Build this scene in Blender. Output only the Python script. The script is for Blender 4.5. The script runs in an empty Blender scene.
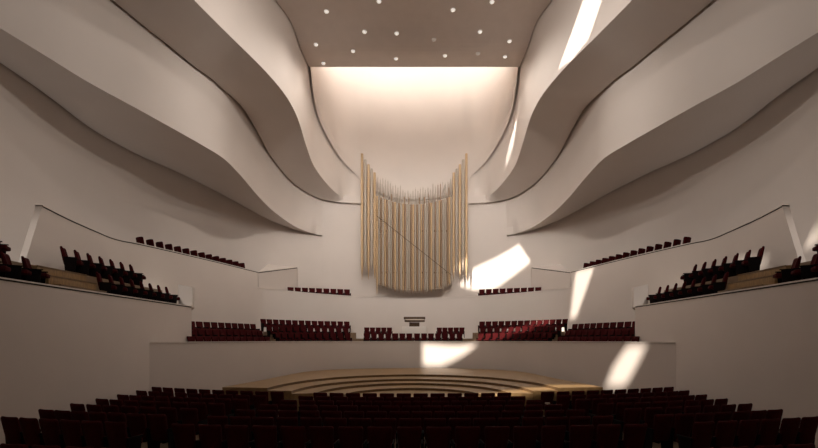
import bpy, bmesh, math, random
from mathutils import Vector, Matrix
random.seed(7)
C = bpy.context.scene.collection
F, CX, CY, XC, ZE = 450.0, 416.5, 340.0, 0.15, 2.8
V = Vector

# ------------------------------------------------------------------ materials
def mat(name, col, rough=0.5, metal=0.0, noise=0.0, nscale=3.0, bump=0.0, stretch=None, spec=0.5, col2=None, emit=None):
    m = bpy.data.materials.new(name); m.use_nodes = True
    nt = m.node_tree; b = nt.nodes['Principled BSDF']
    b.inputs['Base Color'].default_value = (*col, 1)
    b.inputs['Roughness'].default_value = rough
    b.inputs['Metallic'].default_value = metal
    b.inputs['Specular IOR Level'].default_value = spec
    if emit:
        b.inputs['Emission Color'].default_value = (*emit[0], 1); b.inputs['Emission Strength'].default_value = emit[1]
    if noise or bump:
        tc = nt.nodes.new('ShaderNodeTexCoord'); mp = nt.nodes.new('ShaderNodeMapping')
        nt.links.new(tc.outputs['Object'], mp.inputs['Vector'])
        if stretch: mp.inputs['Scale'].default_value = stretch
        n = nt.nodes.new('ShaderNodeTexNoise'); n.inputs['Scale'].default_value = nscale; n.inputs['Detail'].default_value = 5
        nt.links.new(mp.outputs['Vector'], n.inputs['Vector'])
        if noise:
            r = nt.nodes.new('ShaderNodeValToRGB')
            c2 = col2 or tuple(c * (1 - noise) for c in col)
            r.color_ramp.elements[0].color = (*c2, 1); r.color_ramp.elements[0].position = 0.35
            r.color_ramp.elements[1].color = (*col, 1); r.color_ramp.elements[1].position = 0.65
            nt.links.new(n.outputs['Fac'], r.inputs['Fac']); nt.links.new(r.outputs['Color'], b.inputs['Base Color'])
        if bump:
            bp = nt.nodes.new('ShaderNodeBump'); bp.inputs['Strength'].default_value = bump; bp.inputs['Distance'].default_value = 0.02
            nt.links.new(n.outputs['Fac'], bp.inputs['Height']); nt.links.new(bp.outputs['Normal'], b.inputs['Normal'])
    return m

M = dict(
    plaster=mat('smooth_white_plaster', (0.66, 0.595, 0.548), 0.5, noise=0.03, nscale=0.6, spec=0.35),
    ceiling=mat('grey_ceiling_plaster', (0.66, 0.585, 0.535), 0.6, noise=0.04, nscale=1.5),
    coping=mat('white_coping', (0.7, 0.64, 0.59), 0.35),
    wood=mat('oak_boards', (0.30, 0.18, 0.075), 0.45, noise=0.3, nscale=4, stretch=(0.5, 6, 1)),
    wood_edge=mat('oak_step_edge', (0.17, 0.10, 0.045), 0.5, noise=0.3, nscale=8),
    floor=mat('brown_parquet', (0.26, 0.17, 0.10), 0.5, noise=0.3, nscale=4, stretch=(6, 0.6, 1)),
    red=mat('deep_red_velvet', (0.050, 0.0011, 0.0019), 0.85, noise=0.25, nscale=25, spec=0.15),
    black=mat('black_seat_metal', (0.007, 0.004, 0.004), 0.8, noise=0.2, nscale=10, spec=0.1),
    gold=mat('brass_pipe', (0.56, 0.39, 0.225), 0.4, 0.12, noise=0.03, nscale=2, stretch=(1, 1, 0.3)),
    brown=mat('bronze_pipe', (0.33, 0.22, 0.135), 0.45, 0.12, noise=0.04, nscale=2, stretch=(1, 1, 0.3)),
    silver=mat('tin_pipe', (0.45, 0.39, 0.325), 0.4, 0.15, noise=0.03, nscale=2, stretch=(1, 1, 0.3)),
    mouth=mat('dark_pipe_mouth', (0.05, 0.03, 0.02), 0.7, noise=0.2),
    walnut=mat('dark_walnut', (0.10, 0.055, 0.028), 0.4, noise=0.35, nscale=6, stretch=(1, 8, 1)),
    ivory=mat('ivory_keys', (0.75, 0.70, 0.60), 0.4, noise=0.05),
    white=mat('white_lacquer', (0.74, 0.69, 0.64), 0.35, noise=0.03),
    lampglass=mat('opal_lamp_glass', (0.9, 0.88, 0.84), 0.4, emit=((1.0, 0.93, 0.85), .55)),
    shade_line=mat('painted_shade_line', (0.03, 0.026, 0.023), 0.8, noise=0.1),  # dark colour that paints the shade line under the rims
    dimglass=mat('dim_lamp_glass', (0.62, 0.57, 0.52), 0.4, noise=0.05, emit=((1.0, 0.93, 0.85), .12)),
    beige=mat('beige_metal', (0.55, 0.45, 0.36), 0.5, noise=0.1),
)

# ------------------------------------------------------------------ helpers
def link(name, me, m, parent=None, smooth=True, angle=35):
    ob = bpy.data.objects.new(name, me); C.objects.link(ob)
    if m: me.materials.append(m)
    if smooth:
        for p in me.polygons: p.use_smooth = True
        me.set_sharp_from_angle(angle=math.radians(angle))
    if parent: ob.parent = parent
    return ob

def obj(name, bm, m, parent=None, smooth=True, angle=35):
    me = bpy.data.meshes.new(name)
    bmesh.ops.remove_doubles(bm, verts=bm.verts, dist=1e-5)
    bmesh.ops.recalc_face_normals(bm, faces=bm.faces)
    bm.to_mesh(me); bm.free()
    return link(name, me, m, parent, smooth, angle)

def tag(o, label, cat, group=None, kind=None):
    o['label'] = label; o['category'] = cat
    if group: o['group'] = group
    if kind: o['kind'] = kind
    return o

def struct(name, bm, m, label, cat, **k):
    return tag(obj(name, bm, m, **k), label, cat, kind='structure')

def thing(name, loc, rz, label, cat, group=None):
    o = bpy.data.objects.new(name, None); C.objects.link(o)
    o.location = loc; o.rotation_euler = (0, 0, rz); o.empty_display_size = 0.2
    return tag(o, label, cat, group)

def copy_tree(root, loc, rz, label, group):
    r = root.copy(); C.objects.link(r); r.location = loc; r.rotation_euler = (0, 0, rz)
    r['label'] = label; r['group'] = group
    for ch in list(root.children):
        c = ch.copy(); C.objects.link(c); c.parent = r
        for g in list(ch.children):
            d = g.copy(); C.objects.link(d); d.parent = c
    return r

def box(bm, x0, x1, y0, y1, z0, z1, bev=0.0, seg=2):
    vs = [bm.verts.new((x, y, z)) for z in (z0, z1) for y in (y0, y1) for x in (x0, x1)]
    fs = [bm.faces.new([vs[i] for i in f]) for f in
          ((0, 2, 3, 1), (4, 5, 7, 6), (0, 1, 5, 4), (2, 6, 7, 3), (0, 4, 6, 2), (1, 3, 7, 5))]
    if bev:
        es = list({e for f in fs for e in f.edges})
        bmesh.ops.bevel(bm, geom=es, offset=bev, segments=seg, profile=0.5, affect='EDGES')

def strip(bm, rows):
    """quads through rows of points, all rows of one length"""
    g = [[bm.verts.new(p) for p in r] for r in rows]
    for a, b in zip(g, g[1:]):
        for i in range(len(a) - 1):
            try: bm.faces.new((a[i], a[i + 1], b[i + 1], b[i]))
            except ValueError: pass
    return g

def cyl(bm, x, y, z0, z1, r0, r1, n=10, cap=True):
    a = [bm.verts.new((x + r0 * math.cos(6.28319 * i / n), y + r0 * math.sin(6.28319 * i / n), z0)) for i in range(n)]
    b = [bm.verts.new((x + r1 * math.cos(6.28319 * i / n), y + r1 * math.sin(6.28319 * i / n), z1)) for i in range(n)]
    for i in range(n): bm.faces.new((a[i], a[(i + 1) % n], b[(i + 1) % n], b[i]))
    if cap: bm.faces.new(b); bm.faces.new(a[::-1])

def lathe(bm, x, y, prof, n=12):
    rings = [[bm.verts.new((x + r * math.cos(6.28319 * i / n), y + r * math.sin(6.28319 * i / n), z)) for i in range(n)] for z, r in prof]
    for a, b in zip(rings, rings[1:]):
        for i in range(n): bm.faces.new((a[i], a[(i + 1) % n], b[(i + 1) % n], b[i]))
    bm.faces.new(rings[-1]); bm.faces.new(rings[0][::-1])

def at(px, py, D):
    return V((XC + (px - CX) / F * D, D, ZE + (CY - py) / F * D))
def at_z(px, py, zr):
    return at(px, py, zr * F / (CY - py))
def on_plan(px, py, plan):
    """where the line of sight meets the vertical wall standing on a plan polyline"""
    k = (px - CX) / F
    for a, b in zip(plan, plan[1:]):
        fa = a[0] - XC - k * a[1]; fb = b[0] - XC - k * b[1]
        if fa * fb <= 0 and fa != fb:
            t = fa / (fa - fb); D = a[1] + t * (b[1] - a[1])
            if D > 1: return at(px, py, D)
    raise ValueError(f'no hit {px}')
def catmull(P, n=8):
    P = [V(p) for p in P]; out = []
    for i in range(len(P) - 1):
        p0 = P[max(i - 1, 0)]; p1 = P[i]; p2 = P[i + 1]; p3 = P[min(i + 2, len(P) - 1)]
        d1 = max((p1 - p0).length, 1e-4) ** .5; d2 = max((p2 - p1).length, 1e-4) ** .5; d3 = max((p3 - p2).length, 1e-4) ** .5
        m1 = (p2 - p1) if i == 0 else ((p1 - p0) / d1 - (p2 - p0) / (d1 + d2) + (p2 - p1) / d2) * d2
        m2 = (p2 - p1) if i == len(P) - 2 else ((p2 - p1) / d2 - (p3 - p1) / (d2 + d3) + (p3 - p2) / d3) * d2
        for k in range(n):
            t = k / n; t2 = t * t; t3 = t2 * t
            out.append((2*t3-3*t2+1)*p1 + (t3-2*t2+t)*m1 + (-2*t3+3*t2)*p2 + (t3-t2)*m2)
    out.append(P[-1]); return out
def resample(P, n):
    L = [0]
    for a, b in zip(P, P[1:]): L.append(L[-1] + (b - a).length)
    out = []; j = 0
    for i in range(n):
        s = L[-1] * i / (n - 1)
        while j < len(L) - 2 and L[j + 1] < s: j += 1
        d = L[j + 1] - L[j]; t = (s - L[j]) / d if d else 0
        out.append(P[j].lerp(P[j + 1], min(max(t, 0), 1)))
    return out
def mirror(P): return [V((-p.x, p.y, p.z)) for p in P]
def up(P, dz): return [V((p.x, p.y, p.z + dz)) for p in P]
def setz(P, z): return [V((p.x, p.y, z)) for p in P]
def plan2(P): return [(p.x, p.y) for p in P]
def inward(P, d):
    """shift a curve of the left half towards the middle of the hall, square to its run in plan"""
    out = []
    for i, p in enumerate(P):
        t = P[min(i + 1, len(P) - 1)] - P[max(i - 1, 0)]; t.z = 0
        if t.length < 1e-6: t = V((0, 1, 0))
        t.normalize(); out.append(p + V((t.y, -t.x, 0)) * d)
    return out
Z = lambda zr: ZE + zr

# ------------------------------------------------------------------ shell: the curved side walls, bands and back wall
W = catmull([(-18.5, -8, 0), (-18.5, 3, 0), (-18, 13, 0), (-17.4, 19.8, 0), (-15.6, 25.9, 0), (-12.65, 30.6, 0), (-8.8, 33.3, 0), (-4.4, 34.6, 0), (0, 34.9, 0)], 12)
Wp = plan2(W)
# lower seam (wall top under the lower band)
S1 = [V((-18.5, -8, 15.5)), V((-18.45, 4, 15.2)), V((-18.1, 12, 14.8))] + [on_plan(*p, Wp) for p in
     ((0, 65), (45, 96), (89, 129), (134, 154), (179, 174), (223, 196), (270, 221), (300, 231.5), (322, 236))]
E1 = [V((-18.4, -8, 15.4)), V((-18.2, 3, 15.3)), V((-17.6, 11, 15.0))] + [at_z(*p) for p in
     ((0, 28, 11.8), (45, 55.5, 11.4), (89, 82.6, 11.0), (134, 107, 10.7), (179, 132, 10.45), (201, 144.5, 10.2), (223, 158, 10.0),
      (241, 176, 9.7), (259, 197, 9.15), (275, 212.5, 8.7), (298, 228, 8.15))] + [on_plan(322, 236, Wp)]
E1c = catmull(E1, 8)
w0 = on_plan(322, 236, Wp)
plan_low = plan2(E1c)[:-1] + [p for p in Wp if p[1] > w0.y]
S2 = [V((-18.2, -8, 19.5)), V((-17.9, 4, 19.3)), V((-16.4, 13, 18.6))] + [on_plan(*p, plan_low) for p in
     ((109, 0), (147, 31), (170, 49), (192, 67), (209, 79), (223, 91.5), (241, 109), (254, 130), (268, 155), (286, 178), (300, 189.5), (320, 199.5), (345, 203.4), (358, 204), (368, 204))]
E2 = [V((-14, -8, 19.5)), V((-13.5, 6, 19.2)), V((-11.8, 14, 18.6))] + [at_z(*p) for p in
     ((194, 0, 15.07), (232, 38, 14.5), (252, 57.5, 14.2), (268, 74, 13.97), (286, 96, 13.64), (295, 112, 13.3), (300, 125, 13.05), (306, 145, 12.54),
      (315, 168, 11.9), (335, 192, 11.0), (349, 200, 10.75))] + [on_plan(368, 204, Wp)]
E2c = catmull(E2, 8)
w1 = on_plan(358, 203.5, Wp)
plan_up = plan2(E2c)[:-1] + [p for p in Wp if p[1] > w1.y]
S3 = [V((-13.5, -8, 21.6)), V((-12.5, 6, 21.6)), V((-10.2, 16, 21.5))] + [on_plan(*p, plan_up) for p in
     ((274, 0), (290, 22), (300, 49), (308, 67))]
S3b = [on_plan(*p, plan_up) for p in ((308, 67), (309.5, 82), (313.5, 107), (319, 124), (327, 140), (340, 160), (356, 175.5), (366, 185), (378, 193), (394, 198.8))] + [V((0, 34.9, ZE + 139.5 * 34.9 / F))]
S1c, S2c, S3c, S3bc = catmull(S1, 8), catmull(S2, 8), catmull(S3, 8), catmull(S3b, 8)
ZB = -0.3                                        # walls start a little below the stalls floor

def z_of(curve, p):                              # height of a curve at a place in plan (closest in plan)
    return min(curve, key=lambda q: (q.x - p[0]) ** 2 + (q.y - p[1]) ** 2).z
N = 120
def add_shell(side):
    mir = (lambda P: P) if side == 'left' else mirror
    # main side wall, from floor to lower seam and a little above (shadow gap)
    bm = bmesh.new()
    top = resample(S1c, N)
    strip(bm, [mir(setz(top, ZB)), mir(setz(top, 5)), mir(top), mir(up(top, 0.6))])
    struct(f'wall_{side}', bm, M['plaster'], f'plain curved white side wall on the {side} of the hall', 'wall')
    # lower band: soffit and upright front
    bm = bmesh.new()
    gap = 0.16
    s = inward(resample(S1c, N), gap); e = resample(E1c, N)
    mid = [a.lerp(b, .5) + V((0, 0, -0.02)) for a, b in zip(s, e)]
    strip(bm, [mir(up(inward(s, -.2), .6)), mir(up(s, .6)), mir(s), mir(mid), mir(e)])
    e = resample(E1c, N); t = resample([p for p in S2c if p.y <= w0.y + .05 or p.x < w0.x], N)
    strip(bm, [mir(e), mir([a.lerp(b, .5) for a, b in zip(e, t)]), mir(t), mir(up(t, .6))])
    struct('trim_1' if side == 'left' else 'trim_2', bm, M['plaster'],
           f'lower sweeping sculpted white band along the {side} side wall', 'balcony band', angle=40)
    # upper band
    bm = bmesh.new()
    s = inward(resample(S2c, N), gap); e = resample(E2c, N)
    strip(bm, [mir(up(inward(s, -.2), .6)), mir(up(s, .6)), mir(s), mir([a.lerp(b, .5) + V((0, 0, -.02)) for a, b in zip(s, e)]), mir(e)])
    full = S3c + [p for p in S3bc[1:] if p.y < w1.y - .01 and p.x < w1.x - .01] + [V((w1.x, w1.y, z_of(catmull(S3b, 60), (w1.x, w1.y))))]
    k = len(S3c) - 1
    t = resample(full, N)
    e = resample(E2c, N)
    strip(bm, [mir(e), mir([a.lerp(b, .5) for a, b in zip(e, t)]), mir(t), mir(up(t, .75))])
    strip(bm, [mir(resample(S3c, N)), mir(up(resample(S3c, N), .8))])
    struct('trim_3' if side == 'left' else 'trim_4', bm, M['plaster'],
           f'upper sweeping sculpted white band between the ceiling and the lower {side} band', 'balcony band', angle=40)
for sd in ('left', 'right'): add_shell(sd)

# middle of the back wall
bm = bmesh.new()
midp = [V((w0.x, w0.y, 0))] + [V((x, y, 0)) for x, y in Wp if y > w0.y and x < w1.x]
S2tail = [p for p in S2c if p.x >= w0.x]
a = resample(midp + [V((w1.x, w1.y, 0))], 24)
ta = [V((p.x, p.y, z_of(S2tail, (p.x, p.y)))) for p in a]
b = resample([V((w1.x, w1.y, 0))] + [V((x, y, 0)) for x, y in Wp if y > w1.y + .001], 40)
tb = [V((p.x, p.y, z_of([q for q in S3bc if q.x >= w1.x - .1], (p.x, p.y)))) for p in b]
for mir in ((lambda P: P), mirror):
    strip(bm, [mir(setz(a, ZB)), mir(setz(a, 7)), mir(ta), mir(up(ta, .6))])
    strip(bm, [mir(setz(b, ZB)), mir(setz(b, 7)), mir(tb), mir(up(tb, .75))])
struct('wall_back', bm, M['plaster'], 'white wall behind the organ above the upper balcony', 'wall')

# concave shell over the back wall, lit from the cove behind the ceiling edge
bm = bmesh.new()
seam = resample(S3bc, 40)
rows = []
def shell_row(P): rows.append(P + mirror(P)[::-1][1:])
shell_row(up(seam, .75)); shell_row(up(inward(seam, .16), .75)); shell_row(inward(seam, .16))
for f, back in ((.06, -.14), (.12, -.05), (.2, .1), (.3, .3), (.42, .5), (.55, .68), (.7, .82), (.85, .9), (1, .95)):
    shell_row([V((q.x, q.y, p.z + (27.6 - p.z) * f)) for p, q in zip(seam, inward(seam, -back))])
strip(bm, rows)
struct('wall_back_upper', bm, M['plaster'], 'concave white upper back wall glowing just below the ceiling edge', 'wall', angle=60)

# ------------------------------------------------------------------ ceiling geometry (holes are cut further below)
ce = resample([p for p in S3c if p.y > 22.7], 20)
ceL = inward(ce, .06)
YN = ceL[0].y; ZN = ceL[0].z
near_edge = [p for p in resample(S3c, 60) if p.y < YN - .2]

# rear wall, roof of the cove
bm = bmesh.new()
strip(bm, [[V((-19, -8, ZB)), V((19, -8, ZB))], [V((-19, -8, 21.4)), V((19, -8, 21.4))]])
struct('wall_rear', bm, M['plaster'], 'plain white rear wall behind the last stalls seats', 'wall')
bm = bmesh.new()
box(bm, -11, 11, 28.2, 39, 27.3, 27.6)
box(bm, -11, 11, 28.2, 28.5, 20.75, 27.6)
struct('ceiling_cove', bm, M['ceiling'], 'roof over the light cove behind the ceiling edge', 'ceiling')

# ------------------------------------------------------------------ balcony and terrace fronts
def wall_path(bm, bot, top, thick, cop=None):
    """solid wall along a path; bot/top are matching points of the hall-side face, thickness goes away from the hall middle"""
    ob_, ot = inward(bot, -thick), inward(top, -thick)
    g = strip(bm, [bot, top, ot, ob_, bot])
    for i in (0, -1):
        bm.faces.new([bm.verts.new(p) for p in (bot[i], top[i], ot[i], ob_[i])])
def coping(top, thick, name_parent, mir):
    bm = bmesh.new()
    o = inward(top, .03); i = inward(top, -thick - .03)
    strip(bm, [mir(up(o, .012)), mir(up(o, .05)), mir(up(i, .05)), mir(up(i, .012)), mir(up(o, .012))])
    obj('coping', bm, M['coping'], name_parent)
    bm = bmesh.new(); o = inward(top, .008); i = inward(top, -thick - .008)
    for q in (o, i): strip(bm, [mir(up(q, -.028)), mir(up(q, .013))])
    obj('coping_shade_line', bm, M['shade_line'], name_parent)  # dark strip painting the thin shadow below the coping
ZA = Z(1.53)
B_D = [(-13.45, 16.35), (-13.42, 17.6), (-13.38, 19.1), (-13.32, 19.85), (-13.2, 20.4), (-13.0, 20.95), (-11.6, 25.3), (-10.26, 29.5)]
B_top_px = [(47, 206.3), (72.5, 220), (100, 232.4), (113, 238), (123, 241), (135, 243.2), (205, 260), (258, 272.3)]
def on_line(px, py):
    return on_plan(px, py, B_D)
Btop = []
for (x, y), (px, py) in zip(B_D, B_top_px):
    p = at(px, py, y); Btop.append(V((x, y, p.z)))
Btop = catmull(Btop, 6)
Bbot = setz(Btop, 1.6)
n0 = 7
for i in range(n0):                               # the end of the high wall leans: its foot reaches further forward
    Bbot[i] = Bbot[i] + V((0, -2.0 * (1 - i / n0), 0))
RIM = catmull([V((-10.3, 29.42, Z(3.43))), V((-10.05, 30.05, Z(3.42))), V((-9.0, 31.3, Z(3.40))), V((-6.9, 32.25, Z(3.29))), V((-4.5, 32.85, Z(3.17))), V((-2.2, 33.2, Z(3.09))), V((0, 33.3, Z(3.06)))], 8)
for sd in ('left', 'right'):
    mir = (lambda P: P) if sd == 'left' else mirror
    rv = (lambda P: P) if sd == 'left' else (lambda P: P)
    # low side wall carrying the side terrace
    P = [V((-10.3, y, 0)) for y in (-7.9, 0, 8, 14, 18, 20.9)]
    bm = bmesh.new(); ob_ = inward(P, -.25)
    strip(bm, [mir(setz(P, ZB)), mir(setz(P, ZA)), mir(setz(ob_, ZA)), mir(setz(ob_, ZB))])
    bm.faces.new([bm.verts.new(p) for p in mir([V((-10.3, 20.9, ZB)), V((-10.3, 20.9, ZA)), V((-10.55, 20.9, ZA)), V((-10.55, 20.9, ZB))])])
    o = struct(f'wall_{sd}_terrace', bm, M['plaster'], f'low white wall in front of the {sd} side terrace seats', 'wall')
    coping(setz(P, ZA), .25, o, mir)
    # upright white end slab of the terrace
    bm = bmesh.new()
    q = [at(193.2, 287.3, 20.92), at(178.5, 284.2, 20.92)]
    x0, x1 = q[0].x, q[1].x
    pts = [(x0, 20.88, ZA - .02), (x1, 20.88, ZA - .6), (x1, 20.88, q[1].z), (x0, 20.88, q[0].z)]
    bk = [(x, y + .24, z) for x, y, z in pts]
    vs = [bm.verts.new(p) for p in mir([V(p) for p in pts + bk])]
    for f in ((0, 1, 2, 3), (4, 7, 6, 5), (0, 4, 5, 1), (1, 5, 6, 2), (2, 6, 7, 3), (3, 7, 4, 0)): bm.faces.new([vs[i] for i in f])
    bmesh.ops.bevel(bm, geom=list(bm.edges), offset=.02, segments=2, affect='EDGES')
    struct(f'trim_{5 if sd=="left" else 6}', bm, M['coping'], f'small upright white slab ending the {sd} side terrace', 'end slab')
    # high wall behind the terrace seats
    bm = bmesh.new()
    ti, bi = inward(Btop, -.25), inward(Bbot, -.25)
    strip(bm, [mir(Bbot), mir(Btop), mir(ti), mir(bi)])
    bm.faces.new([bm.verts.new(p) for p in mir([Bbot[0], Btop[0], ti[0], bi[0]])])
    o = struct(f'wall_{sd}_upper_terrace', bm, M['plaster'], f'tall white wall with slanted end behind the {sd} terrace seats', 'wall')
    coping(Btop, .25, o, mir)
    # wedge corner where the high wall meets the back
    A_, T_ = at(258, 272.4, 29.6), at(297, 267.6, 32.9)
    P_, Q_ = on_plan(268, 264, Wp), on_plan(298, 267.2, Wp)
    bm = bmesh.new()
    Ab, Tb = V((A_.x, A_.y + .3, Z(2.97))), V((T_.x - .15, T_.y + .1, Z(2.97)))
    Pb, Qb = V((P_.x, P_.y, Z(2.97))), V((Q_.x, Q_.y, Z(2.97)))
    vs = [bm.verts.new(p) for p in mir([A_, T_, Q_, P_, Ab, Tb, Qb, Pb])]
    for f in ((0, 1, 2, 3), (0, 4, 5, 1), (1, 5, 6, 2), (3, 7, 4, 0), (2, 6, 7, 3), (4, 7, 6, 5)): bm.faces.new([vs[i] for i in f])
    o = struct(f'trim_{7 if sd=="left" else 8}', bm, M['plaster'], f'pointed wedge-shaped white balcony corner at the {sd} of the back wall', 'balcony corner', smooth=False)
    bm = bmesh.new()
    rim = [V((a)) for a in (A_, T_)]
    o1 = inward(rim, .03)
    strip(bm, [mir(o1), mir(up(o1, .06)), mir(up(inward(rim, -.1), .07))])
    obj('coping', bm, M['coping'], o)
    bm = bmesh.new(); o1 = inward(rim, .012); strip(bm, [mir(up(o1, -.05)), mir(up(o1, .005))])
    obj('coping_shade_line', bm, M['shade_line'], o)  # painted shade line along the wedge rim

# upper balcony front across the back
bm = bmesh.new()
full = RIM + mirror(RIM)[::-1][1:]
ins = inward(full, -.2)
strip(bm, [setz(full, 1.5), full, ins, setz(ins, 4.6)])
o = struct('wall_balcony', bm, M['plaster'], 'curved white balcony front below the organ', 'wall')
bm = bmesh.new(); a = inward(full, .03); b = inward(full, -.23)
strip(bm, [up(a, .01), up(a, .05), up(b, .05), up(b, .01)])
obj('coping', bm, M['coping'], o)
# floor behind it
bm = bmesh.new()
out = resample([V((x, y, 0)) for x, y in Wp if y > 31.3], 30); out = out + mirror(out)[::-1][1:]
strip(bm, [setz(resample(ins, 59), Z(2.95)), setz(resample(out, 59), Z(2.95))])
struct('floor_balcony', bm, M['floor'], 'wooden floor of the balcony under the organ', 'floor')

# parapet round the stage
PAR = catmull([V((-10.3, 17.6, 0)), V((-9.0, 20.6, 0)), V((-7.6, 23.8, 0)), V((-6.5, 26.2, 0)), V((-5.3, 27.6, 0)), V((-3.2, 28.9, 0)), V((0, 29.5, 0))], 8)
PARF = PAR + mirror(PAR)[::-1][1:]
ZP = Z(-0.12)
bm = bmesh.new(); ins = inward(PARF, -.2)
strip(bm, [setz(PARF, ZB), setz(PARF, ZP), setz(ins, ZP), setz(ins, ZB)])
o = struct('wall_stage', bm, M['plaster'], 'long curved white parapet wall wrapping round the stage', 'wall', angle=50)
bm = bmesh.new(); a = inward(PARF, .03); b = inward(PARF, -.23)
strip(bm, [setz(a, ZP + .01), setz(a, ZP + .05), setz(b, ZP + .05), setz(b, ZP + .01)])
obj('coping', bm, M['coping'], o)

# ------------------------------------------------------------------ floors
def fz(y): return 0.0 if y > 15.3 else 0.018 * (15.3 - y)
bm = bmesh.new()
strip(bm, [[V((x, y, fz(y))) for x in (-10.3, 10.3)] for y in (-8, 2, 8, 15.3, 31)])
struct('floor', bm, M['floor'], 'dark wooden stalls floor under the seats and round the stage', 'floor')

# ------------------------------------------------------------------ stage: five flat tiers, horseshoe steps
stage = thing('stage', (0, 17, 0), 0, 'wide light wooden stage with curved low steps inside the white parapet', 'stage')
def spart(name, bm, m, **k):
    o = obj(name, bm, m, stage, **k); o.location = (0, -17, 0); return o
outer = catmull([V((-7.25, 17.15, 0)), V((-6.7, 21, 0)), V((-6.1, 25.6, 0)), V((-5.3, 27.0, 0)), V((-3.2, 28.35, 0)), V((0, 28.95, 0))], 8)
outer[:9] = [V((-7.25, 17.15, 0)).lerp(V((-6.7, 21, 0)), i / 8) for i in range(9)]
outer = resample(outer, 40); outer = outer + mirror(outer)[::-1][1:]
nO = len(outer)
def ell(rx, ry, yc, yfront):
    pts = [V((-rx * math.cos(math.pi * i / (nO - 1)), yc + ry * math.sin(math.pi * i / (nO - 1)), 0)) for i in range(nO)]
    return pts
arcs = [ell(5.45, 6.6, 16.9, 0), ell(4.5, 5.2, 16.75, 0), ell(3.65, 3.95, 16.95, 0), ell(2.65, 2.6, 17.1, 0)]
zt = [1.0, 0.9, 0.8, 0.7, 0.6]
prev = outer
for k in range(4):
    bm = bmesh.new()
    inn = arcs[k]
    strip(bm, [setz(prev, zt[k]), setz(inn, zt[k])])
    for j in (0, -1):                            # cut front face of the tier end
        bm.faces.new([bm.verts.new(p) for p in (V((prev[j].x, prev[j].y, zt[k])), V((inn[j].x, inn[j].y, zt[k])), V((inn[j].x, inn[j].y, 0.0)), V((prev[j].x, prev[j].y, 0.0)))])
    if k == 0: strip(bm, [setz(outer, 0), setz(outer, zt[0])])
    o = spart('step', bm, M['wood'], smooth=True, angle=30)
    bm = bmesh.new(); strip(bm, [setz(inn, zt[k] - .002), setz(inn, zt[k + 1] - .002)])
    r = obj('step_riser', bm, M['wood_edge'], o)  # riser shade put into a darker oak colour
    bm2 = bmesh.new()
    prev = inn
bm = bmesh.new()
front = [V((p.x, 16.55 + 0.012 * p.x * p.x, 0)) for p in arcs[3]]
fr = [V((-5.45 + 10.9 * i / (nO - 1), 16.68, 0)) for i in range(nO)]
inner = arcs[3]
strip(bm, [setz(fr, .6), setz(inner, .6)]); strip(bm, [setz(fr, .6), setz(fr, 0)])
spart('deck', bm, M['wood'], smooth=True, angle=30)

# ------------------------------------------------------------------ choir tiers behind the parapet
def offpath(d):
    return resample(inward(PARF, -d), 240)
def px_of(p): return CX + (p.x - XC) / p.y * F
def sub(P, a, b): return [p for p in P if a <= px_of(p) <= b]
rowsA = [(.85, 188, 273, 336.6), (1.85, 190, 267, 329.6), (2.85, 190, 259, 322.6)]
rowsB = [(1.25, 277, 352.5, 333.2), (2.3, 268, 352, 326.8), (3.35, 262, 351.5, 320.3)]
rowsC = [(1.0, 363, 413.8, 333.3), (2.1, 363, 392.5, 327.0)]
SC = 0.82
def zrow(d, a, b, ytop):
    pts = sub(offpath(d), a, b); D = sum(p.y for p in pts) / len(pts)
    return ZE + (CY - ytop) / F * D - 0.985 * SC
bm = bmesh.new()
def tier(P0, P1, z, zprev, m=(lambda P: P)):
    n = 30; a, b = resample(P0, n), resample(P1, n)
    strip(bm, [m(setz(a, zprev)), m(setz(a, z)), m(setz(b, z))])
for m_ in ((lambda P: P), mirror):
    for rows, a, b in ((rowsA, 150, 275), (rowsB, 262, 357), (rowsC, 353, 413.9)):
        zp = 1.0
        for i, (d, _, _, yt) in enumerate(rows):
            z = zrow(d, rows[i][1], rows[i][2], yt)
            d0 = d - .5 if i else .2
            last = i == len(rows) - 1
            d1 = rows[i + 1][0] - .5 if not last else d + (1.1 if rows is not rowsC else 1.8)
            tier(sub(offpath(d0), a, b), sub(offpath(d1), a, b), z, zp, m_); zp = z
struct('floor_choir', bm, M['floor'], 'stepped wooden floor of the choir seats behind the parapet', 'floor', smooth=False)

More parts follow.
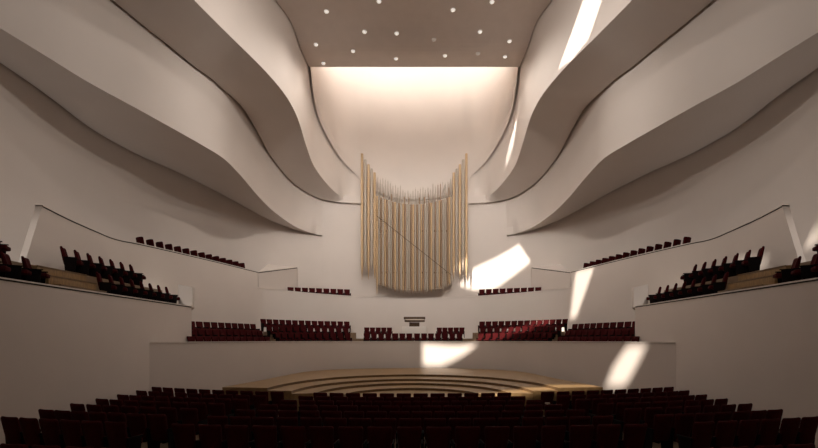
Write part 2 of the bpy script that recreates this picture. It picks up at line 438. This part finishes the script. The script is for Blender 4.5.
# side terrace floors and steps
for sd in ('left', 'right'):
    mir = (lambda P: P) if sd == 'left' else mirror
    bm = bmesh.new()
    prof = [(-10.55, 1.42), (-11.6, 1.42), (-11.6, 2.30), (-13.3, 2.30)]
    strip(bm, [mir([V((x, y, Z(z))) for x, z in prof]) for y in (-8, 8, 16, 20.8)])
    strip(bm, [mir([V((-13.3, y, Z(2.27))), V((-18.4, y, Z(2.27)))]) for y in (-8, 14.6)])
    struct(f'floor_{sd}_terrace', bm, M['floor'], f'two level wooden floor of the {sd} side terrace', 'floor', smooth=False)
    st = thing('steps', V((-11.2 if sd == 'left' else 11.2, 15, Z(1.42))), 0, f'short flight of light wooden steps in the aisle of the {sd} terrace', 'steps', None)
    for i, (x0, x1, z1, y0, y1) in enumerate(((-10.7, -11.6, 1.70, 13.7, 15.75), (-11.05, -11.6, 1.99, 13.7, 15.75), (-11.4, -11.6, 2.28, 13.7, 15.75))):
        bm = bmesh.new(); xs = sorted((x0, x1) if sd == 'left' else (-x0, -x1))
        zb = (1.42, 1.70, 1.99)[i]
        box(bm, xs[0], xs[1], y0, y1, Z(zb), Z(z1), .01)
        o = obj('tread', bm, M['wood'], st); o.location = -st.location
        bm = bmesh.new(); xe = x0 if sd == 'left' else -x0
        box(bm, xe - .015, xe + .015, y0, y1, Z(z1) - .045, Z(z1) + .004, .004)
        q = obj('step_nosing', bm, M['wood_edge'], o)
    # floor behind the tall terrace wall
    bm = bmesh.new(); bt = inward(Btop[26:], -.25)
    strip(bm, [mir(setz(bt, Z(3.7))), mir(setz([V((-18.2 + .12 * i, 1, 0)) if False else V((p.x - 2.2, p.y + .6, 0)) for i, p in enumerate(bt)], Z(3.7)))])
    struct(f'floor_{sd}_upper_terrace', bm, M['floor'], f'floor of the upper terrace behind the tall {sd} wall', 'floor')

# ------------------------------------------------------------------ sun patches: slots in the ceiling
bpy.context.view_layer.update()
dg = bpy.context.evaluated_depsgraph_get()
SUN = V((0.36, 0.70, -0.62)).normalized()
cam_loc = V((XC, 0, ZE))
patches = dict(
    fascia=[(583, 0), (602, 0), (588, 40), (572, 62), (558, 70)],
    back=[(474, 268), (519, 244.5), (530.5, 261.5), (494, 289), (474, 290), (458, 285)],
    wing=[(576, 271), (594, 267), (583, 295), (576, 318), (570, 318), (574, 295)],
    parapet=[(423, 343.5), (478, 343.5), (462, 354), (440, 366), (421, 366)],
    side=[(628, 345), (646, 345), (636, 366), (625, 386), (606, 386), (614, 366)],
    stage=[(472, 395, 16.5), (505, 390.5, 16.8), (600, 385, 17.3), (600, 382.5, 18), (545, 384, 18), (472, 391, 17.6)],
    choir=[(474, 341, 29), (500, 341, 28.9), (564, 326, 29.5), (564, 319.5, 29.9), (548, 320, 30.3), (474, 336, 30)],
    terrace=[(733, 254, 18.6), (768, 244, 16.6), (768, 249, 16.4), (738, 262, 18.2)],
    far=[(807, 246), (817, 222), (817, 244)],
)
holes = []
ZC = ZN
for nm, poly in patches.items():
    h = []
    for px, py, *dep in poly:
        d = (at(px, py, 1.0) - cam_loc).normalized()
        ok, loc, nrm, idx, ob, _ = bpy.context.scene.ray_cast(dg, cam_loc, d)
        if dep: loc = at(px, py, dep[0])
        if not ok: print('SUN miss', nm, px, py); continue
        t = (ZC - loc.z) / -SUN.z
        top = loc - SUN * t
        ok2, l2, _, _, o2, _ = bpy.context.scene.ray_cast(dg, loc - SUN * .05, -SUN, distance=t - .2)
        print('SUN', nm, (px, py), ob.name, [round(v, 1) for v in loc], '->', [round(v, 1) for v in top], 'BLOCK ' + o2.name if ok2 else '')
        h.append((top.x, top.y))
    holes.append(h)

from mathutils.geometry import delaunay_2d_cdt, convex_hull_2d
bm = bmesh.new()
strip(bm, [up(inward(ceL, -.1), .5), up(ceL, .5), ceL, mirror(ceL), up(mirror(ceL), .5), up(mirror(inward(ceL, -.1)), .5)])                     # far part, follows the seams; back edge with an upstand
bk = ceL[-1]
strip(bm, [[bk, V((-bk.x, bk.y, bk.z))], [V((bk.x, bk.y, bk.z + .5)), V((-bk.x, bk.y, bk.z + .5))]])
struct('ceiling', bm, M['ceiling'], 'flat grey ceiling panel dotted with small white lamps', 'ceiling', smooth=False)
loop = [V((p.x, p.y)) for p in near_edge] + [V((ceL[0].x, YN))]
loop = loop + [V((-p.x, p.y)) for p in loop][::-1]
pts = list(loop); edges = [(i, (i + 1) % len(loop)) for i in range(len(loop))]
hulls = []
for h in holes:
    h = [V((max(-11, min(11, x)), max(-7.5, min(YN - .1, y)))) for x, y in h]
    h = [h[i] for i in convex_hull_2d(h)]
    hulls.append(h); n = len(pts); pts += h
    edges += [(n + i, n + (i + 1) % len(h)) for i in range(len(h))]
def inside(c, h):
    r = False
    for a, b in zip(h, h[1:] + h[:1]):
        if (a.y > c.y) != (b.y > c.y) and c.x < (b.x - a.x) * (c.y - a.y) / (b.y - a.y) + a.x: r = not r
    return r
vo, eo, fo, *_ = delaunay_2d_cdt(pts, edges, [], 0, 1e-4)
bm = bmesh.new(); bv = [bm.verts.new((p.x, p.y, ZC)) for p in vo]
for f in fo:
    c = sum((vo[i] for i in f), V((0, 0))) / len(f)
    if inside(c, loop) and not any(inside(c, h) for h in hulls): bm.faces.new([bv[i] for i in f])
struct('ceiling_rear', bm, M['ceiling'], 'ceiling over the stalls with daylight slots', 'ceiling', smooth=False)

# ------------------------------------------------------------------ seats
ORD = ['first', 'second', 'third', 'fourth', 'fifth', 'sixth', 'seventh', 'eighth', 'ninth', 'tenth', 'eleventh', 'twelfth', 'thirteenth',
       'fourteenth', 'fifteenth', 'sixteenth', 'seventeenth', 'eighteenth', 'nineteenth', 'twentieth', 'twenty-first', 'twenty-second']
def make_seat(name, cat):
    root = thing(name, (0, 0, 0), 0, '', cat)
    bm = bmesh.new()                              # backrest facing +y, flaring to the top
    lv = [(.34, .185, -.185, .05), (.40, .20, -.20, .085), (.55, .212, -.225, .10), (.70, .226, -.252, .10), (.82, .238, -.278, .09), (.92, .247, -.30, .08), (.965, .245, -.31, .065), (.985, .225, -.315, .03)]
    us = [-1, -.93, -.6, -.2, .2, .6, .93, 1]
    rings = []
    for z, hw, yc, t in lv:
        fr = [V((u * hw, yc + (t / 2 if abs(u) < 1 else t / 4) + .04 * u * u, z)) for u in us]
        bk = [V((u * hw, yc - (t / 2 if abs(u) < 1 else t / 4) + .04 * u * u, z)) for u in us][::-1]
        rings.append([bm.verts.new(p) for p in fr + bk])
    n = len(rings[0])
    for a, b in zip(rings, rings[1:]):
        for i in range(n): bm.faces.new((a[i], a[(i + 1) % n], b[(i + 1) % n], b[i]))
    bm.faces.new(rings[-1]); bm.faces.new(rings[0][::-1])
    obj('backrest', bm, M['red'], root, angle=50)
    bm = bmesh.new(); box(bm, -.21, .21, -.17, .27, .38, .50, .035, 3)
    for v in bm.verts: v.co.z += (v.co.y + .17) * .10
    obj('cushion', bm, M['red'], root, angle=50)
    for s in (-1, 1):
        bm = bmesh.new(); box(bm, s * .25 - .021, s * .25 + .021, -.22, .20, .60, .635, .012, 2)
        obj('armrest', bm, M['black'], root)
        bm = bmesh.new()
        pr = [(-.16, 0), (.10, 0), (.16, .60), (-.20, .60)]
        v0 = [bm.verts.new((s * .25 - .014, y, z)) for y, z in pr]; v1 = [bm.verts.new((s * .25 + .014, y, z)) for y, z in pr]
        bm.faces.new(v0[::-1]); bm.faces.new(v1)
        for i in range(4): bm.faces.new((v0[i], v0[(i + 1) % 4], v1[(i + 1) % 4], v1[i]))
        obj('side_panel', bm, M['black'], root, smooth=False)
    return root
used = {}
def place(proto, loc, rz, label, group, sc=1.0):
    if proto not in used:
        used[proto] = 1; r = proto; r.location = loc; r.rotation_euler = (0, 0, rz); r['label'] = label; r['group'] = group
    else:
        r = copy_tree(proto, loc, rz, label, group)
    r.scale = (sc, sc, sc)
    return r
def facing(dx, dy): return math.atan2(dy, dx) - math.pi / 2

# stalls
stall = make_seat('auditorium_seat', 'seat')
ROWN = ['front', 'second', 'third', 'fourth', 'fifth', 'sixth', 'seventh', 'eighth']
nst = 0
def cur(k): return .0215 - .0009 * k
def row_y(k, x): return 15.3 - 1.08 * k + cur(k) * x * x
def stall_row(k, xa, xb, pitch, block, rown):
    global nst
    # walk along the curved row
    L = 0; xs = []; x = xa; pts = [(xa, 0)]
    while x < xb:
        x += .01; L += math.hypot(.01, 2 * cur(k) * x * .01); pts.append((x, L))
    n = max(1, int(L / pitch + .12)); lab = []
    for i in range(n):
        s = L * (i + .5) / n
        px = min(pts, key=lambda q: abs(q[1] - s))[0]
        y = row_y(k, px) + .30
        rz = math.atan(2 * cur(k) * px)
        end = 'left' if i < n / 2 else 'right'; j = i if i < n / 2 else n - 1 - i
        if n % 2 and i == n // 2: w = 'in the very middle'
        else: w = f'{ORD[j]} from {end} end'
        place(stall, (px, y, fz(y)), rz, f'dark red seat, {rown} row of {block} stalls, {w}', 'stalls seats')
        nst += 1
for k in range(7):
    ac = 3.92 + .24 * k; hw = .5
    stall_row(k, -ac + hw, ac - hw, .55, 'centre', ROWN[k])
    e = 10.08 - .14 * k
    stall_row(k, -e, -ac - hw, .56, 'left', ROWN[k])
    stall_row(k, ac + hw, e, .56, 'right', ROWN[k])
stall_row(8, -7.2, -3.6, .56, 'left', 'nearest')
stall_row(8, 3.6, 7.2, .56, 'right', 'nearest')

# choir
choir = make_seat('choir_seat', 'choir seat')
def along(P, pitch):
    L = [0]
    for a, b in zip(P, P[1:]): L.append(L[-1] + (b - a).length)
    n = max(1, round(L[-1] / pitch)); out = []
    for i in range(n):
        s = L[-1] * (i + .5) / n
        j = max(q for q in range(len(L) - 1) if L[q] <= s)
        p = P[j].lerp(P[j + 1], (s - L[j]) / (L[j + 1] - L[j])); t = (P[j + 1] - P[j]).normalized()
        out.append((p, V((t.y, -t.x, 0))))
    return out
RN3 = ['front', 'middle', 'back']
def choir_row(P, z, pitch, block, rown, mir, sc=None):
    seats = along(P, pitch)
    for i, (p, nrm) in enumerate(seats):
        x, nx = (-p.x, -nrm.x) if mir else (p.x, nrm.x)
        pl = f'{ORD[i]} from {"right" if mir else "left"} end'
        place(choir, (x, p.y, z), facing(nx, nrm.y), f'red choir seat, {rown} row of {block}, {pl}', 'choir seats behind the parapet', sc or SC)
for mir_, sd in ((False, 'left'), (True, 'right')):
    for i, (d, a, b, yt) in enumerate(rowsA):
        choir_row(sub(offpath(d), a, b), zrow(d, a, b, yt), .465, f'{sd} outer block', RN3[i], mir_)
    for i, (d, a, b, yt) in enumerate(rowsB):
        choir_row(sub(offpath(d), a, b), zrow(d, a, b, yt), .475, f'{sd} inner block', RN3[i], mir_)
    d, a, b, yt = rowsC[1]
    choir_row(sub(offpath(d), a, b), zrow(d, a, b, yt) + .05, .405, f'{sd} side of organ console', 'back', mir_, .74)
d, a, b, yt = rowsC[0]
choir_row(sub(offpath(d), a, 2 * 413.8 - a), zrow(d, a, b, yt), .49, 'middle block before console', 'front', False)

# balcony, terraces
balc = make_seat('balcony_seat', 'balcony seat')
for mir_, sd in ((False, 'left'), (True, 'right')):
    P = [at(287.5, 0, 31.95), at(320, 0, 33.0), at(351, 0, 33.75)]; P = setz(P, 0)
    for i, (p, nrm) in enumerate(along(resample(P, 40), .5)):
        x, nx = (-p.x, -nrm.x) if mir_ else (p.x, nrm.x)
        zt_ = ZE + (CY - (286.8 + 2.4 * i / 9)) / F * p.y
        place(balc, (x, p.y, zt_ - .87), facing(nx, nrm.y), f'red seat on balcony {sd} of organ, {ORD[i]} from outer end', 'balcony seats beside the organ', .88)
    # side terrace rows
    def trow(n, y0, y1, x, z, what, dirx=.89, diry=.45):
        for i in range(n):
            y = y0 + (y1 - y0) * i / max(n - 1, 1); xx = -x if mir_ else x
            place(terr, (xx, y, z), facing(-dirx if mir_ else dirx, diry), f'dark red seat, {what} of {sd} terrace, {ORD[n - 1 - i]} from stage end', 'side terrace seats', 1.0 if 'lower' in what else 1.05)
    if not mir_: terr = make_seat('terrace_seat', 'terrace seat')
    trow(7, 16.3, 20.15, -12.3, Z(2.30), 'raised row')
    trow(8, 16.2, 20.6, -10.98, Z(1.42), 'lower row')
    trow(3, 11.9, 13.2, -10.98, Z(1.42), 'lower near row')
    trow(2, 12.75, 13.5, -12.45, Z(2.27), 'raised near row')
    if not mir_: upper = make_seat('upper_terrace_seat', 'upper terrace seat')
    bt = [p for p in resample(inward(Btop, -.75), 400) if 139.5 <= px_of(p) <= 248]
    for i, (p, nrm) in enumerate(along(bt, (sum((b - a).length for a, b in zip(bt, bt[1:]))) / 14)):
        rz = facing(-.45 if mir_ else .45, .89)
        place(upper, (-p.x if mir_ else p.x, p.y, p.z - 1.035 + .54), rz, f'dark seat top above tall {sd} terrace wall, {ORD[i]} from outer end', 'upper terrace seats', 1.05)

# small T-shaped post in the right-hand aisle
bm = bmesh.new()
x, y = 4.02, 13.3
box(bm, x - .02, x + .02, y - .02, y + .02, fz(y), .93, .004); box(bm, x - .07, x + .07, y - .025, y + .025, .91, .95, .006)
tag(obj('aisle_post', bm, M['beige']), 'small beige T-shaped post in the aisle right of the centre stalls', 'post')

# ------------------------------------------------------------------ organ
org = thing('pipe_organ', (0, 34, Z(3.3)), 0, 'tall pipe organ of brass and tin pipes on the back wall', 'organ')
def opart(name, bm, m, **k):
    o = obj(name, bm, m, org, **k); o.location = -org.location; return o
def pipe(px, ytop, ybody, ytip, D, r, m, ymouth=None, tip=None):
    p = at(px, ytop, D); zt, zb, zf = p.z, at(px, ybody, D).z, at(px, ytip, D).z
    bm = bmesh.new()
    prof = [(zf, r * .15), (zb, r), (zb + .03, r), (zt - .03, r), (zt, r * .8)]
    if tip is not None: prof += [(zt + .01, r * .35), (at(px, tip, D).z, r * .1)]
    lathe(bm, p.x, D, prof)
    o = opart('pipe', bm, m, angle=20)
    if ymouth is not None:
        zm = at(px, ymouth, D).z
        bm = bmesh.new(); box(bm, p.x - r * .6, p.x + r * .6, D - r * 1.08, D - r * .6, zm - .1, zm + .1, .01)
        q = obj('pipe_mouth', bm, M['mouth'], o)
    return o
wing = [(362, 153.6, 264, 280), (365.3, 159.6, 263, 271), (368.5, 164.4, 265, 279.5), (371.6, 168.8, 262, 271), (374.6, 172.6, 264, 279)]
cen = 413.6
for i, (px, yt, yb, yf) in enumerate(wing):
    for q in (px, 2 * cen + 1.2 - px):
        pipe(q, yt, yb, yf, 33.75, .098, M['gold' if i % 2 == 0 else 'silver'])
npipe = 38
seq = ['gold', 'silver', 'brown', 'silver', 'gold', 'brown', 'silver', 'silver', 'brown']
for i in range(npipe):
    u = -1 + 2 * i / (npipe - 1)
    px = cen + .6 + u * 37.2
    D = 33.95 - .55 * (1 - u * u)
    yt = 204.5 - 8.5 * u * u; yb = 289.5 - 8 * abs(u) ** 2.2; yf = yb + (4.5 if i % 2 else 3)
    if i == 0: yf = 294.5
    ym = 217 + (276 - 217) * (u + 1) / 2
    pipe(px, yt, yb, yf, D, .06 if i % 3 else .075, M[seq[i % 9]])
for i in range(30):                                # thin rear ranks whose tips show above
    u = -1 + 2 * (i + .5) / 30
    px = cen + .6 + u * 37.5
    yt = 190.5 - 13 * u * u + random.uniform(-3.5, 4)
    pipe(px, yt, 286 - 8 * u * u, 290 - 8 * u * u, 34.25 - .4 * (1 - u * u), .035, M[random.choice(['silver', 'brown', 'silver'])], tip=yt - 2)
for i in range(18):
    u = -1 + 2 * (i + .5) / 18
    pipe(cen + .6 + u * 36 + random.uniform(-.8, .8), 198 - 10 * u * u + random.uniform(-2, 2), 283 - 8 * u * u, 288 - 8 * u * u, 34.35 - .2 * (1 - u * u), .05, M[random.choice(['brown', 'silver'])], tip=193 - 11 * u * u)
# slanting rail along the mouths and two hidden carrying rails
bm = bmesh.new()
rl = []
for i in range(25):
    u = -1 + 2 * i / 24; D = 33.95 - .55 * (1 - u * u) - .085
    rl.append(at(cen + .6 + u * 37.6, 216 + 59.5 * (u + 1) / 2, D))
strip(bm, [rl, up(rl, .035), [p + V((0, .05, .035)) for p in rl], [p + V((0, .05, 0)) for p in rl], rl])
opart('mouth_rail', bm, M['walnut'])
for z in (230, 272):
    bm = bmesh.new()
    a = at(379, z, 34.1); b = at(449, z, 34.1)
    box(bm, a.x, b.x, 34.38, 34.46, a.z - .06, a.z + .06, .01)
    opart('carrying_rail', bm, M['walnut'])

# organ console on its white plinth, behind the middle choir row
zf_ = zrow(*rowsC[1])
con = thing('organ_console', (0, 31.6, zf_), 0, 'dark wooden organ console on white plinth below the organ', 'organ console')
def cpart(name, x0, x1, y0, y1, za, zb, D, m, bev=.02):
    a, b = at(x0, za, D), at(x1, zb, D)
    bm = bmesh.new(); box(bm, a.x, b.x, D + y0, D + y1, b.z, a.z, bev)
    o = obj(name, bm, m, con); o.location = -con.location; return o
D0 = 31.6
a_ = at(402, 326.5, D0); b_ = at(426.5, 326.5, D0)
bm = bmesh.new(); box(bm, a_.x, b_.x, D0, D0 + .9, zf_, a_.z, .02)
o = obj('plinth', bm, M['white'], con); o.location = -con.location
cpart('cabinet', 409.2, 419.5, .15, .75, 322.3, 326.6, D0, M['walnut'])
k = cpart('keyboard', 404.5, 424.8, -.05, .5, 320.0, 321.8, D0, M['walnut'])
cpart('keys', 405.5, 423.8, -.06, .3, 319.1, 320.1, D0, M['ivory'], .008)
cpart('music_desk', 403.6, 425.4, .05, .45, 316.6, 319.3, D0, M['walnut'], .05)

# ------------------------------------------------------------------ ceiling lamps
def ceil_hit(px, py):
    best = None
    for a, b in zip(ceL, ceL[1:]):
        # plane through a,b spanning x
        d = at(px, py, 1) - cam_loc
        k = (b.z - a.z) / (b.y - a.y)
        D = (a.z - k * a.y - ZE) / (d.z - k)
        if min(a.y, b.y) - .05 <= D <= max(a.y, b.y) + .05: best = cam_loc + d * D
    return best
lamps = [((326.5, 10.7), 'large white dome lamp at the upper left of the ceiling'),
         ((453, 9), 'large white dome lamp at the upper right of the ceiling'),
         ((364.5, 31), 'white dome lamp left of the ceiling middle, upper of a close pair'),
         ((396.6, 32.6), 'white dome lamp near the middle of the ceiling'),
         ((316, 43.8), 'white dome lamp next to the left ceiling seam'),
         ((353, 50.4), 'white dome lamp left of middle between front and back lamps'),
         ((323.4, 62.5), 'white dome lamp in the left corner by the bright ceiling edge'),
         ((396, 58), 'white dome lamp by the middle of the bright ceiling edge'),
         ((434, 39), 'faint unlit dome lamp right of the ceiling middle'),
         ((480, 31), 'white dome lamp right of middle, above a row of three'),
         ((509.5, 40.5), 'white dome lamp next to the right ceiling seam'),
         ((505, 56), 'white dome lamp in the right corner by the bright ceiling edge'),
         ((478, 53), 'dim dome lamp beside the right corner lamp'),
         ((445, 55), 'white dome lamp right of middle by the bright ceiling edge'),
         ((492, 1), 'white dome lamp cut by the top of the picture on the right'),
         ((379, .5), 'white dome lamp cut by the top of the picture near the middle')]
protoL = None
for (px, py), lab in lamps:
    p = ceil_hit(px, py)
    if p is None: print('lamp miss', px, py); continue
    t = thing('ceiling_lamp', p, 0, lab, 'ceiling lamp', 'white dome lamps on the ceiling')
    if protoL is None:
        protoL = []
        bm = bmesh.new(); bmesh.ops.create_uvsphere(bm, u_segments=16, v_segments=10, radius=.125)
        for v in bm.verts: v.co.z = v.co.z * .8 - .04
        protoL.append(obj('lamp_glass', bm, M['lampglass'], t, angle=180))
        bm = bmesh.new(); cyl(bm, 0, 0, -.05, .0, .14, .14, 16)
        protoL.append(obj('lamp_ring', bm, M['white'], t))
    else:
        for q in protoL:
            c = q.copy(); C.objects.link(c); c.parent = t
            if q is protoL[0] and ('faint' in lab or 'dim ' in lab):
                c.data = q.data.copy(); c.data.materials[0] = M['dimglass']

# ------------------------------------------------------------------ lights
def area(name, loc, rot, sx, sy, power, col=(1, .9, .8)):
    L = bpy.data.lights.new(name, 'AREA'); L.shape = 'RECTANGLE'; L.size = sx; L.size_y = sy; L.energy = power; L.color = col
    o = bpy.data.objects.new(name, L); C.objects.link(o); o.location = loc; o.rotation_euler = rot; return o
def spot(name, loc, target, power, ang, blend=1.0, r=.25, col=(1, .91, .83)):
    L = bpy.data.lights.new(name, 'SPOT'); L.energy = power; L.spot_size = math.radians(ang); L.spot_blend = blend; L.shadow_soft_size = r; L.color = col
    o = bpy.data.objects.new(name, L); C.objects.link(o); o.location = loc
    o.rotation_euler = (V(target) - V(loc)).to_track_quat('-Z', 'Y').to_euler(); return o
# cove strip behind the ceiling edge, washing the shell
area('cove_light', (0, 32.0, 24.9), (math.radians(80), 0, 0), 13.2, .5, 620, (1, .9, .8))
spot('sun_strip_spot', (6.6, 28.9, 20.2), (6.8, 31.1, 17.0), 6000, 8, .2, .03)  # added spot standing in for a sunlit strip on the band
spot('sun_strip_spot', (6.6, 28.7, 20.25), (6.9, 30.1, 18.0), 700, 11, .2, .03)  # second added spot, carries that bright strip further up
# unseen spots added high under the ceiling to lighten the opposite band fronts
for sg in (-1, 1):
    spot('band_fill_spot', (sg * 6.5, 9, 18.6), (-sg * 14.5, 17.5, 14.4), 2600, 75)
    spot('band_fill_spot', (sg * 5.5, 16, 18.8), (-sg * 9, 25, 14.8), 900, 70)
# house lamps in the ceiling
for y in (27, 24):
    for x in (-4.5, 0, 4.5):
        spot('house_lamp', (x, y, 20.0), (x * 1.5, y + 4, 0), 420, 150)
for y in (16, 8, 0):
    for x in (-6, 6):
        spot('house_lamp', (x, y, 20.9), (x * 1.6, y + 14, 8), 430, 150)
for x in (-6, -2, 2, 6):
    spot('stage_fill_spot', (x, 9, 20.6), (x * 1.4, 33, 10), 4500, 48)  # unseen fill spots added for frontal light on the stage end
for sg in (-1, 1):
    spot('terrace_fill_spot', (sg * 13.0, 5, 16.5), (sg * 13.5, 15.9, 6.2), 3300, 11)  # added spot, brightens the slanted end of the tall wall
    spot('terrace_fill_spot', (sg * 10.9, 8, 16.8), (sg * 10.85, 20.9, 4.6), 3800, 8)  # added spot, brightens the terrace end slab
# small lamps in the passage behind the terrace end slabs
for s in (-1, 1):
    L = bpy.data.lights.new('passage_lamp', 'POINT'); L.energy = 12; L.color = (1, .85, .7); L.shadow_soft_size = .08
    o = bpy.data.objects.new('passage_lamp', L); C.objects.link(o); o.location = (s * 11.55, 21.5, Z(1.9))
S = bpy.data.lights.new('sun', 'SUN'); S.energy = 9; S.angle = math.radians(1.0); S.color = (1, .9, .78)
so = bpy.data.objects.new('sun', S); C.objects.link(so); so.rotation_euler = SUN.to_track_quat('-Z', 'Y').to_euler()
w = bpy.data.worlds.new('sky'); bpy.context.scene.world = w; w.use_nodes = True
w.node_tree.nodes['Background'].inputs[0].default_value = (.95, .92, .88, 1); w.node_tree.nodes['Background'].inputs[1].default_value = 0.8

# ------------------------------------------------------------------ camera and view
cd = bpy.data.cameras.new('camera'); cam = bpy.data.objects.new('camera', cd); C.objects.link(cam)
cam.location = cam_loc; cam.rotation_euler = (math.pi / 2, 0, 0)
cd.sensor_width = 36; cd.sensor_fit = 'HORIZONTAL'; cd.lens = 36 * F / 818
cd.shift_x = -(CX - 409) / 818; cd.shift_y = (CY - 224) / 818; cd.clip_end = 300
sc = bpy.context.scene; sc.camera = cam
sc.view_settings.view_transform = 'Standard'; sc.view_settings.look = 'None'; sc.view_settings.gamma = 1; sc.view_settings.exposure = 0.1
sc.view_settings.use_curve_mapping = False
sc.cycles.max_bounces = 10; sc.cycles.diffuse_bounces = 7
sc.cycles.use_denoising = True
print('stalls seats', nst, 'objects', len(bpy.data.objects))
